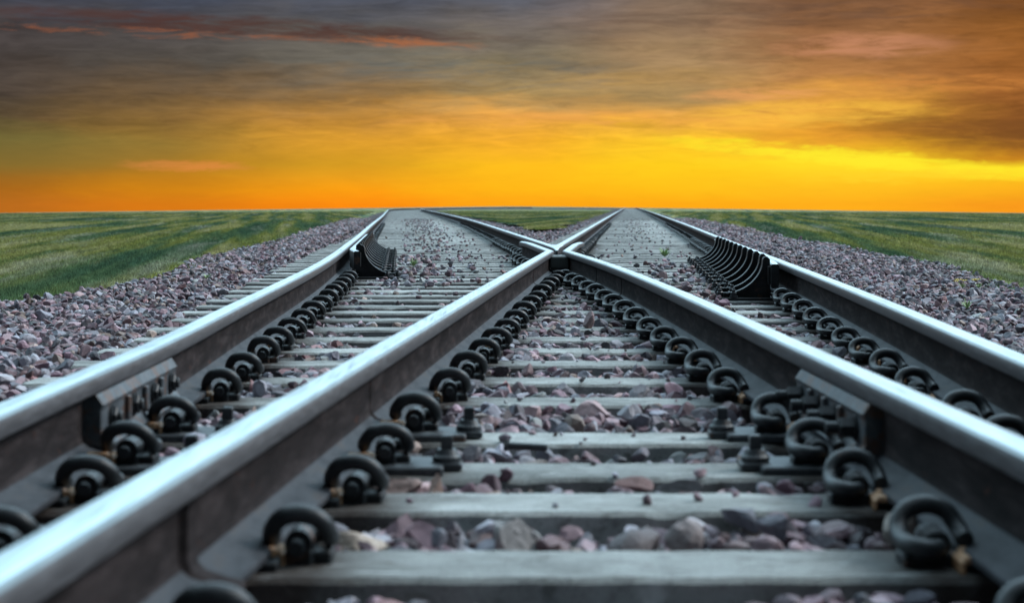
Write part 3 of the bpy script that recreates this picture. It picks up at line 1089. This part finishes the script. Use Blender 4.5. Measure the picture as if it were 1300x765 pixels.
me_clip = clip_mesh(12, 5).mesh('rail_clip', [M_IRON], True)
me_shoulder = shoulder_mb().mesh('clip_shoulder', [M_IRON2])
b = MB(); b.box((-0.062, -0.026, 0.023), (0.050, 0.026, 0.014), 0, 0.003); b.box((-0.046, 0.004, 0.019), (0.036, 0.060, 0.011), 0, 0.003); b.box((-0.026, 0.004, 0.010), (0.008, 0.080, 0.020), 0, 0.002)
me_ins = b.mesh('insulator', [M_INS])
b = clip_mesh(7, 2); shoulder_mb(b, 0); me_clip_mid = b.mesh('rail_clip', [M_IRON], True)
b = MB(); b.tube([CLIP[i] for i in (2, 4, 6, 8, 10, 12, 14)], 0.012, 5, 0, 1); b.box((0.002, 0.004, 0.016), (0.052, 0.074, 0.034)); me_clip_far = b.mesh('rail_clip', [M_IRON])
b = MB(); b.box((0, 0, 0.008), (0.46, 0.165, 0.016), 0, 0.004); me_plate = b.mesh('baseplate', [M_PLATE])
b = MB(); b.box((0, 0, 0.006), (0.175, 0.15, 0.011), 0, 0.002); me_pad = b.mesh('rail_pad', [M_IRON2])
b = MB(); b.box((0, 0, 0.008), (0.062, 0.062, 0.014), 0, 0.003); b.cyl((0, 0, 0.014), (0, 0, 0.030), 0.029, 18, ch=0.005); b.cyl((0, 0, 0.030), (0, 0, 0.040), 0.024, 18, r2=0.019)
b.cyl((0, 0, 0.040), (0, 0, 0.068), 0.0165, 4, ch=0.004); me_screw = b.mesh('coach_screw', [M_BOLT])


def part(name, me, parent, loc, rz=0.0):
    o = link(name, me, parent, loc)
    if name == 'rail_clip':
        k_ = random.uniform(0.95, 1.05)
        o.scale = (0.84 * k_, 0.95, 0.88 * random.uniform(0.94, 1.05))
    o.rotation_euler = (0, 0, rz)
    return o


def foot_clear(x, y, own, allf):
    for f_ in allf:
        if f_ is own: continue
        if abs(float(f_(y)) - x) < 0.135: return False
    return True


ORD = ['', 'first', 'second', 'third', 'fourth', 'fifth', 'sixth', 'seventh', 'eighth', 'ninth', 'tenth', 'eleventh', 'twelfth', 'thirteenth', 'fourteenth', 'fifteenth', 'sixteenth', 'seventeenth', 'eighteenth', 'nineteenth']
TENS = {20: 'twent', 30: 'thirt', 40: 'fort'}
def ordw(n):
    if n < 20: return ORD[n]
    t, u = n // 10 * 10, n % 10
    return TENS[t] + ('ieth' if u == 0 else 'y-' + ORD[u])


special = {1: 'lowest and nearest whole concrete sleeper, with pale worn patches along its front edge',
           0: 'sleeper just below the bottom edge, only its clips reaching into view'}
n_near = len(SL)
for i, s in enumerate(SL):
    yc = s + SLW / 2
    xl = -1.15 - 0.052 * yc + random.uniform(-0.03, 0.03)
    xr = float(fD(yc)) + 0.50
    root = bpy.data.objects.new('sleeper', None)
    root = link('sleeper', None)
    root.location = (0, yc, random.uniform(-0.004, 0.0) if yc > 5 else 0)
    if i in special: lab = special[i]
    elif i <= 18: lab = '%s concrete sleeper up from the bottom edge, between the near crossing rails' % ordw(i)
    else: lab = '%s concrete sleeper up from the bottom edge, past the frog point' % ordw(i) if yc > NOSE else '%s concrete sleeper up from the bottom edge, just before the frog' % ordw(i)
    tag(root, lab, 'sleeper', 'concrete sleepers under the crossing')
    beam = link('beam', sleeper_mesh(xl, xr, i * 3 + 1, 0.03 if s < 9 else 0.06, railx=[float(fA(yc)), float(fD(yc)), float(fB(yc)), float(fC(yc))]), root)
    beam.rotation_euler = (0, 0, random.uniform(-0.004, 0.004))
    plate_row = i in (3, 4)
    if yc < KN:
        fr = [fA, fB, fC, fD]
    elif yc < ZV:
        fr = [fA, fD, lambda y: float(wingB(y)), lambda y: float(wingC(y))]
    elif yc < 17.5:
        fr = [fA, fD, fB, fC, wingB, wingC]
    else:
        fr = [fA, fC, fB, fD]
    for f_ in fr:
        x = float(f_(yc))
        part('rail_pad', me_pad, root, (x, 0, 0.0025))
        if plate_row:
            part('baseplate', me_plate, root, (x, 0, 0.0))
            for sg in (-1, 1):
                part('coach_screw', me_screw, root, (x + sg * 0.235, -0.01, 0.003))
        for sg in (-1, 1):
            xc = x + sg * 0.110
            if (f_ is fA and sg == 1 and s in ckAs) or (f_ is fD and sg == -1 and s in ckDs):
                continue
            if not foot_clear(xc, yc, f_, fr): continue
            rz = (0 if sg == 1 else math.pi) + random.uniform(-0.07, 0.07)
            zc = 0.014 if plate_row else 0.001
            yo = random.uniform(-0.012, 0.012)
            if s < 7.2:
                cl = part('rail_clip', me_clip, root, (xc, yo, zc), rz)
                part('clip_shoulder', me_shoulder, cl, (0, 0, 0))
                part('insulator', me_ins, cl, (0, random.uniform(-0.014, 0.0) + (0 if sg == 1 else 0.058), 0))
            else:
                part('rail_clip', me_clip_mid, root, (xc, yo, zc), rz)

# beyond the crossing each track has its own sleepers
FAR_END = 66.0
far_lab = {'left': 'one of the thin pale sleepers of the left-bending track beyond the crossing', 'right': 'one of the thin pale sleepers of the right-hand track beyond the crossing'}
for side, fl_, fr_ in (('left', fA, fC), ('right', fB, fD)):
    me0 = sleeper_mesh(-1.32, 1.32, 5, 0.3, 0.25, 0.4)
    s = SPLIT + 0.15
    while s < FAR_END:
        x0, x1 = float(fl_(s)), float(fr_(s))
        xc = (x0 + x1) / 2
        ang = -math.atan((float(fl_(s + .5)) - float(fl_(s - .5))))
        root = link('sleeper', None)
        root.location = (xc, s, float(drop(xc, s)) + random.uniform(-0.008, 0.004))
        root.rotation_euler = (0, 0, ang)
        tag(root, far_lab[side], 'sleeper', 'far sleepers of the %s track' % side)
        link('beam', me0, root)
        if s < 48:
            for xr_ in (x0, x1):
                for sg in (-1, 1):
                    part('rail_clip', me_clip_far, root, ((xr_ - xc) / math.cos(ang) + sg * 0.110, 0, 0.003), 0 if sg == 1 else math.pi)
        s += 0.6
    # the rest, merged into one pale strip of beams too many and too thin to count
    b = MB()
    while s < 300:
        x0, x1 = float(fl_(s)), float(fr_(s)); xc = (x0 + x1) / 2
        ang = -math.atan((float(fl_(s + .5)) - float(fl_(s - .5))))
        z = float(drop(xc, s))
        ro = Matrix.Translation((xc, s, z)) @ Matrix.Rotation(ang, 4, 'Z')
        b.box((0, 0, -0.06), (2.6, 0.28, 0.12), 0, 0, ro)
        s += 0.6
    o = b.build('distant_sleepers', [M_CON])
    tag(o, 'pale strip of merged far sleepers where the %s track nears the horizon' % side, 'sleepers', None, 'stuff')

# ================================================================== stones
def ico(sub):
    import bmesh
    bm = bmesh.new(); bmesh.ops.create_icosphere(bm, subdivisions=sub, radius=1.0)
    v = np.array([x.co[:] for x in bm.verts]); f = np.array([[q.index for q in p.verts] for p in bm.faces])
    bm.free(); return v, f


def rock(sub, seed):
    r = np.random.default_rng(seed)
    v, f = ico(sub)
    v = v * 1.25
    for _ in range(8):
        nrm = r.normal(size=3); nrm /= np.linalg.norm(nrm)
        d = r.uniform(0.42, 0.88)
        s = v @ nrm
        v = v - np.outer(np.maximum(s - d, 0), nrm)
    v = v * np.array([r.uniform(0.85, 1.25), r.uniform(0.8, 1.1), r.uniform(0.55, 0.85)])
    v += r.normal(size=v.shape) * 0.025
    return v, f


def rand_rot(n):
    q = rng.normal(size=(n, 4)); q /= np.linalg.norm(q, axis=1)[:, None]
    w_, x, y, z = q.T
    return np.stack([np.stack([1 - 2 * (y * y + z * z), 2 * (x * y - z * w_), 2 * (x * z + y * w_)], 1),
                     np.stack([2 * (x * y + z * w_), 1 - 2 * (x * x + z * z), 2 * (y * z - x * w_)], 1),
                     np.stack([2 * (x * z - y * w_), 2 * (y * z + x * w_), 1 - 2 * (x * x + y * y)], 1)], 1)


PAL = np.array([(0.20, 0.135, 0.150), (0.28, 0.205, 0.215), (0.155, 0.100, 0.115), (0.20, 0.21, 0.235), (0.30, 0.31, 0.33), (0.40, 0.40, 0.41),
                (0.075, 0.065, 0.072), (0.25, 0.195, 0.155), (0.33, 0.235, 0.225), (0.14, 0.15, 0.165), (0.22, 0.12, 0.115), (0.185, 0.205, 0.19)])
PW = np.array([0.16, 0.14, 0.12, 0.12, 0.10, 0.05, 0.08, 0.05, 0.06, 0.07, 0.03, 0.02]); PW = PW / PW.sum()


def stones(P_, R_, sub, nt=10, seed0=0):
    n = len(P_)
    rot = rand_rot(n)
    tid = rng.integers(0, nt, n)
    col = PAL[rng.choice(len(PAL), n, p=PW)] * np.array([0.90, 0.86, 0.93]) * np.exp(rng.normal(0.02, 0.50, (n, 1)))
    col = col * np.minimum(1.0, 0.42 / col.max(1, keepdims=True))
    Vs, Fs, Cs = [], [], []
    base = 0
    for t in range(nt):
        idx = np.where(tid == t)[0]
        if not len(idx): continue
        v, f = rock(sub, seed0 + t)
        vv = np.einsum('nij,kj->nki', rot[idx], v) * R_[idx][:, None, None]
        vv[:, :, 2] *= 0.85
        vv += P_[idx][:, None, :]
        k = len(v)
        Vs.append(vv.reshape(-1, 3))
        Fs.append((f[None] + (np.arange(len(idx)) * k)[:, None, None]).reshape(-1, 3) + base)
        Cs.append(np.repeat(np.c_[col[idx], np.ones(len(idx))], k, axis=0))
        base += k * len(idx)
    return np.concatenate(Vs), np.concatenate(Fs), np.concatenate(Cs)


sl_arr = np.array(SL)
def scatter(y0, y1, sp, r0, r1, xpad=1.6):
    ys = np.arange(y0, y1, sp)
    pts = []
    for y in ys:
        lo = max(float(fL(y)) - 0.15, -0.30 * y - xpad); hi = min(float(fR(y)) + 0.15, 0.30 * y + xpad)
        xs = np.arange(lo, hi, sp)
        pts.append(np.stack([xs, np.full(len(xs), y)], 1))
    p = np.concatenate(pts) + rng.uniform(-0.5, 0.5, (sum(len(q) for q in pts), 2)) * sp
    r = rng.uniform(r0, r1, len(p)) * rng.choice([0.75, 1.0, 1.25], len(p), p=[0.35, 0.5, 0.15])
    return p, r


def place_z(p, r):
    x, y = p[:, 0], p[:, 1]
    A, Dd = fA(y), fD(y)
    out = np.maximum((A - 0.55) - x, x - (Dd + 0.45))          # >0 on the shoulders
    z = np.interp(out, [-0.1, 0.15, 0.7], [-0.040, -0.032, -0.016])
    near = np.interp(y, [2.6, 4.0, 5.0, 8.0, 13.0, 20, 30], [-0.010, 0.004, 0.004, -0.004, -0.020, -0.042, -0.065])
    dr_ = np.minimum(np.minimum(np.abs(x - A), np.abs(x - Dd)), np.minimum(np.abs(x - fB(y)), np.abs(x - fC(y))))
    near = near + np.where(dr_ < 0.11, -0.022, 0.014 * np.exp(-((dr_ - 0.26) / 0.12) ** 2))
    z = z + np.where(out < 0, near, 0)
    # heaps and hollows
    z = z + 0.014 * np.sin(x * 3.1 + y * 1.7) * np.cos(y * 2.3 - x) * np.interp(y, [0, 30], [1, 0.5])
    z = z + rng.normal(0, 0.011, len(x))
    # heaped against the check-rail brackets and the middle of the frog
    z = z + 0.022 * np.exp(-((x - (A + 0.45)) / 0.30) ** 2 - ((y - 13.0) / 0.7) ** 2)
    z = z + drop(x, y)
    return z


def keep_mask(p, r):
    x, y = p[:, 0], p[:, 1]
    k = np.ones(len(p), bool)
    # not inside sleepers
    i = np.clip(np.searchsorted(sl_arr, y), 1, len(sl_arr) - 1)
    prev_, nxt = sl_arr[i - 1], sl_arr[i]
    ins = ((y > prev_ - 0.02) & (y < prev_ + SLW + 0.02)) | ((y > nxt - 0.02) & (y < nxt + SLW + 0.02))
    onsl = ins & (x > -1.17 - 0.052 * y) & (x < fD(y) + 0.52) & (y < SPLIT)
    k &= ~onsl
    # beyond the middle wedge is grass
    mid = (y > Y_MID) & (x > mL(y)) & (x < mR(y))
    k &= ~mid
    return k


parts_ = []
def add_batch(y0, y1, sp, r0, r1, sub, seed):
    p, r = scatter(y0, y1, sp, r0, r1)
    k = keep_mask(p, r); p, r = p[k], r[k]
    z = place_z(p, r)
    parts_.append(stones(np.c_[p, z], r, sub, 12, seed))


add_batch(1.6, 9.0, 0.036, 0.019, 0.033, 2, 100)
add_batch(9.0, 17.0, 0.038, 0.018, 0.031, 2, 100)
add_batch(17.0, 32.0, 0.052, 0.020, 0.036, 1, 200)
add_batch(32.0, 75.0, 0.095, 0.03, 0.055, 1, 300)
# loose small stones lying on top of sleepers and between
def sprinkle(n, y0, y1, r0, r1, xfun, sub=2):
    y = y0 + (y1 - y0) * rng.random(n)
    x = xfun(y)
    r = rng.uniform(r0, r1, n)
    z = r * 0.45 + drop(x, y)
    i = np.clip(np.searchsorted(sl_arr, y), 1, len(sl_arr) - 1)
    on = ((y > sl_arr[i - 1]) & (y < sl_arr[i - 1] + SLW)) | ((y > sl_arr[i]) & (y < sl_arr[i] + SLW))
    z = np.where(on | (y > 18), z, z - 0.05)
    ok = np.ones(n, bool)
    for f_ in (fA, fB, fC, fD):
        ok &= np.abs(x - f_(y)) > 0.15
    parts_.append(stones(np.c_[x, y, z][ok], r[ok], sub, 12, 400))


sprinkle(420, 3.0, 12, 0.004, 0.014, lambda y: fB(y) + (fC(y) - fB(y)) * rng.random(len(y)))
sprinkle(420, 10, 20, 0.008, 0.024, lambda y: fA(y) + 0.2 + (fD(y) - fA(y) - 0.4) * rng.random(len(y)))
sprinkle(500, 12, 19, 0.014, 0.032, lambda y: fA(y) + 0.35 + np.abs(rng.normal(0, 0.35, len(y))))
sprinkle(400, 9, 17, 0.014, 0.034, lambda y: fD(y) - 0.40 - np.abs(rng.normal(0, 0.28, len(y))))
sprinkle(750, 20, 70, 0.010, 0.026, lambda y: (fA(y) + fC(y)) / 2 + rng.normal(0.05, 0.30, len(y)), 1)
sprinkle(260, 20, 70, 0.010, 0.022, lambda y: (fB(y) + fD(y)) / 2 + rng.normal(0.0, 0.30, len(y)), 1)
Vs, Fs, Cs = [], [], []
base = 0
for v, f, c in parts_:
    Vs.append(v); Fs.append(f + base); Cs.append(c); base += len(v)
o = link('gravel', np_mesh('gravel', np.concatenate(Vs), np.concatenate(Fs), [M_STONE], ('stone_tint', np.concatenate(Cs))))
tag(o, 'purple and grey crushed stone ballast around the sleepers and on both shoulders', 'gravel', None, 'stuff')


# single stones and scraps one can pick out
def px_on(x, y, z=0.0):
    Z = (CAM_H - z) * F / (y - Y0)
    return ((x - 650) / F * Z, Z)


def single_stone(px, py, r, col, label, seed, zb=0.0, sq=(1, 1, 1)):
    y = 3.07 if py > 655 else 3.56 if py > 610 else px_on(px, py, zb)[1]
    x = (px - 650) / F * y
    zb = zb + 0.022
    r = r * (0.82 if max(sq) < 1.45 else 0.66)
    v, f = rock(3, seed)
    v = v * r * np.array(sq)
    v[:, 2] -= v[:, 2].min()
    c = np.tile(np.array([*col, 1.0]), (len(v), 1))
    o = link('stone', np_mesh('stone', v, f, [M_STONE], ('stone_tint', c)), None, (x, y, zb))
    o.rotation_euler = (0, 0, seed * 1.3)
    tag(o, label, 'stone', 'single stones lying among the sleepers')


single_stone(748, 424, 0.044, (0.24, 0.16, 0.17), 'rounded pinkish stone sitting alone on a sleeper in mid track', 901, -0.03, (1, 1, 1.5))
single_stone(655, 690, 0.050, (0.26, 0.25, 0.25), 'upright grey stone between the two lowest sleepers, left of centre', 903, -0.075, (1, .9, 1.3))
single_stone(705, 688, 0.042, (0.13, 0.075, 0.085), 'dark maroon stone between the two lowest sleepers, near the centre', 905, -0.075)
single_stone(812, 692, 0.052, (0.11, 0.09, 0.095), 'dark angular stone between the two lowest sleepers, right of centre', 907, -0.075, (1.1, .9, 1.2))
single_stone(872, 690, 0.048, (0.22, 0.18, 0.18), 'mauve grey stone between the two lowest sleepers, right of the dark one', 909, -0.075, (1, 1, 1.2))
single_stone(455, 694, 0.052, (0.40, 0.32, 0.26), 'broad tan stone at the foot of the near left clip', 911, -0.075, (1.5, 1, .9))
single_stone(500, 628, 0.046, (0.24, 0.16, 0.14), 'brown stone beside the left baseplate above the second sleeper', 913, -0.055, (1.2, 1, 1.2))
single_stone(553, 620, 0.032, (0.33, 0.22, 0.18), 'pale pointed stone under the left coach screw', 915, -0.045, (.8, 1, 1.5))
single_stone(1150, 668, 0.046, (0.27, 0.23, 0.20), 'tan stone standing beside the near right clip', 917, -0.055, (.9, 1, 1.5))
single_stone(1062, 690, 0.040, (0.13, 0.09, 0.10), 'reddish stone between the two lowest sleepers on the right', 919, -0.07, (1.3, 1, 1))
single_stone(806, 612, 0.030, (0.20, 0.12, 0.12), 'flat reddish sliver leaning on the third sleeper', 921, -0.035, (1.7, .7, 1.0))
single_stone(860, 628, 0.030, (0.20, 0.19, 0.2), 'grey wedge of stone in front of the third sleeper on the right', 923, -0.035, (1.4, .7, 1.0))

b = MB(); b.cyl((-0.045, 0, 0), (0.04, 0.01, 0.006), 0.008, 10, 0, ch=0.001); b.cyl((-0.052, 0, 0), (-0.044, 0, 0), 0.014, 6, 0)
x, y = px_on(670, 577, -0.02)
o = b.build('loose_bolt', [M_BOLT], None, True, (x, 4.05, 0.006)); o.rotation_euler = (0.1, 0.12, -0.2)
tag(o, 'dark loose bolt lying on the stones just in front of the fourth sleeper', 'bolt')


# ================================================================== grass blades
def blades(n_per, regions, hgt, wid, name='grass'):
    Vs, Cs = [], []
    for (y0, y1, dens, h0, h1, w0, w1, side) in regions:
        ys_ = np.arange(y0, y1, 0.5)
        for ya in ys_:
            yb = min(ya + 0.5, y1); ymid = (ya + yb) / 2
            if side == -1: lo, hi = -0.29 * ymid - 0.8, float(fL(ymid)) + 0.10
            elif side == 1: lo, hi = float(fR(ymid)) - 0.10, 0.29 * ymid + 0.8
            else: lo, hi = float(mL(ymid)) - 0.05, float(mR(ymid)) + 0.05
            if hi <= lo: continue
            n = int((hi - lo) * (yb - ya) * dens)
            x = rng.uniform(lo, hi, n); y = rng.uniform(ya, yb, n)
            # ragged edge toward the stones
            if side != 0:
                d = (fL(y) + 0.10 - x) if side == -1 else (x - fR(y) + 0.10)
                thr = 0.18 + 0.16 * np.sin(x * 5 + y * 3.1) + 0.10 * np.sin(y * 9 - x * 2)
                k = rng.random(n) < np.clip((d - thr) / 0.35, 0.02, 1)
                x, y = x[k], y[k]
            n = len(x)
            tall = 0.60 + 0.45 * (0.5 + 0.5 * np.sin(x * 1.9 + y * 0.6) * np.sin(y * 0.9 - x * 1.3)) + 0.35 * np.maximum(0, np.sin(x * 13 + 2 * np.sin(y * 3)) * np.sin(y * 7 + 2 * np.sin(x * 4)))
            h = rng.uniform(h0, h1, n) * tall; w_ = rng.uniform(w0, w1, n)
            a = rng.uniform(0, 2 * np.pi, n); l = rng.uniform(0.2, 1.1, n) * h; la = rng.uniform(0, 2 * np.pi, n)
            z = drop(x, y) - 0.022
            p0 = np.stack([x - np.cos(a) * w_, y - np.sin(a) * w_, z], 1)
            p1 = np.stack([x + np.cos(a) * w_, y + np.sin(a) * w_, z], 1)
            p2 = np.stack([x + np.cos(la) * l, y + np.sin(la) * l, z + h], 1)
            Vs.append(np.stack([p0, p1, p2], 1).reshape(-1, 3))
    V = np.concatenate(Vs)
    Fq = np.arange(len(V)).reshape(-1, 3)
    o = link(name, np_mesh(name, V, Fq, [M_BLADE]))
    tag(o, 'short green and olive grass covering the fields beside the tracks', 'grass', None, 'stuff')
    print('blades', len(Fq))


reg = []
for sd in (-1, 1):
    reg += [(8, 16, 2600, 0.022, 0.050, 0.0022, 0.0045, sd), (16, 26, 1200, 0.024, 0.052, 0.004, 0.007, sd), (26, 45, 420, 0.026, 0.055, 0.006, 0.012, sd), (45, 90, 110, 0.03, 0.06, 0.012, 0.022, sd), (90, 160, 26, 0.035, 0.07, 0.025, 0.05, sd)]
reg += [(Y_MID, 80, 300, 0.03, 0.06, 0.008, 0.014, 0), (80, 160, 60, 0.03, 0.07, 0.02, 0.04, 0)]
blades(0, reg, 0, 0)


# small weeds and flowers
def weed(px, py, size, n, label, flower=False, zb=0.0, name='weed', yel=0):
    x, y = px_on(px, py, zb)
    b = MB(); r = random.Random(px)
    for i in range(n):
        a = r.uniform(0, 2 * math.pi); l = size * r.uniform(0.5, 1.0); w_ = size * r.uniform(0.03, 0.06)
        up = r.uniform(0.5, 1.3)
        pts = [Vector((math.cos(a) * l * t * 0.6, math.sin(a) * l * t * 0.6, l * up * (t - 0.35 * t * t))) for t in (0, 0.35, 0.7, 1.0)]
        sd = Vector((-math.sin(a), math.cos(a), 0))
        V = []
        for p_, ww in zip(pts, (0.4, 1.0, 0.8, 0.05)):
            V += [p_ - sd * w_ * ww, p_ + sd * w_ * ww]
        b.add(V, [(0, 1, 3, 2), (2, 3, 5, 4), (4, 5, 7, 6)])
    o = b.build(name, [M_WEED], None, False, (x, y, zb))
    tag(o, label, 'weed' if not yel else 'flower')
    for k in range(yel):
        c = MB()
        px_, py_ = r.uniform(-size, size) * .6, r.uniform(-size, size) * .6
        for q in range(7):
            a = 2 * math.pi * q / 7; rr = size * 0.28
            c.add([(0, 0, 0.003), (math.cos(a - .3) * rr, math.sin(a - .3) * rr, rr * .5), (math.cos(a) * rr * 1.2, math.sin(a) * rr * 1.2, rr * .7), (math.cos(a + .3) * rr, math.sin(a + .3) * rr, rr * .5)], [(0, 1, 2, 3)])
        c.build('blossom', [M_YEL], o, False, (px_, py_, size * r.uniform(0.6, 0.9)))


weed(525, 338, 0.10, 60, 'small bright green weed growing between sleepers of the left track')
weed(844, 326, 0.14, 80, 'small green weed growing between sleepers of the right track')
weed(1222, 366, 0.06, 26, 'left yellow flowering weed in the right gravel near the grass', yel=5)
weed(1243, 366, 0.06, 24, 'right yellow flowering weed in the right gravel near the grass', yel=4)
weed(1228, 392, 0.07, 30, 'low green weed in the right gravel below the yellow flowers')
weed(262, 354, 0.07, 24, 'small weed in the left gravel close to the grass edge')
print('NOSE', NOSE, 'KN', KN, 'ZV', ZV, 'Y_MID', Y_MID, 'SPLIT', SPLIT, 'n', len(SL), 'stones verts', base)
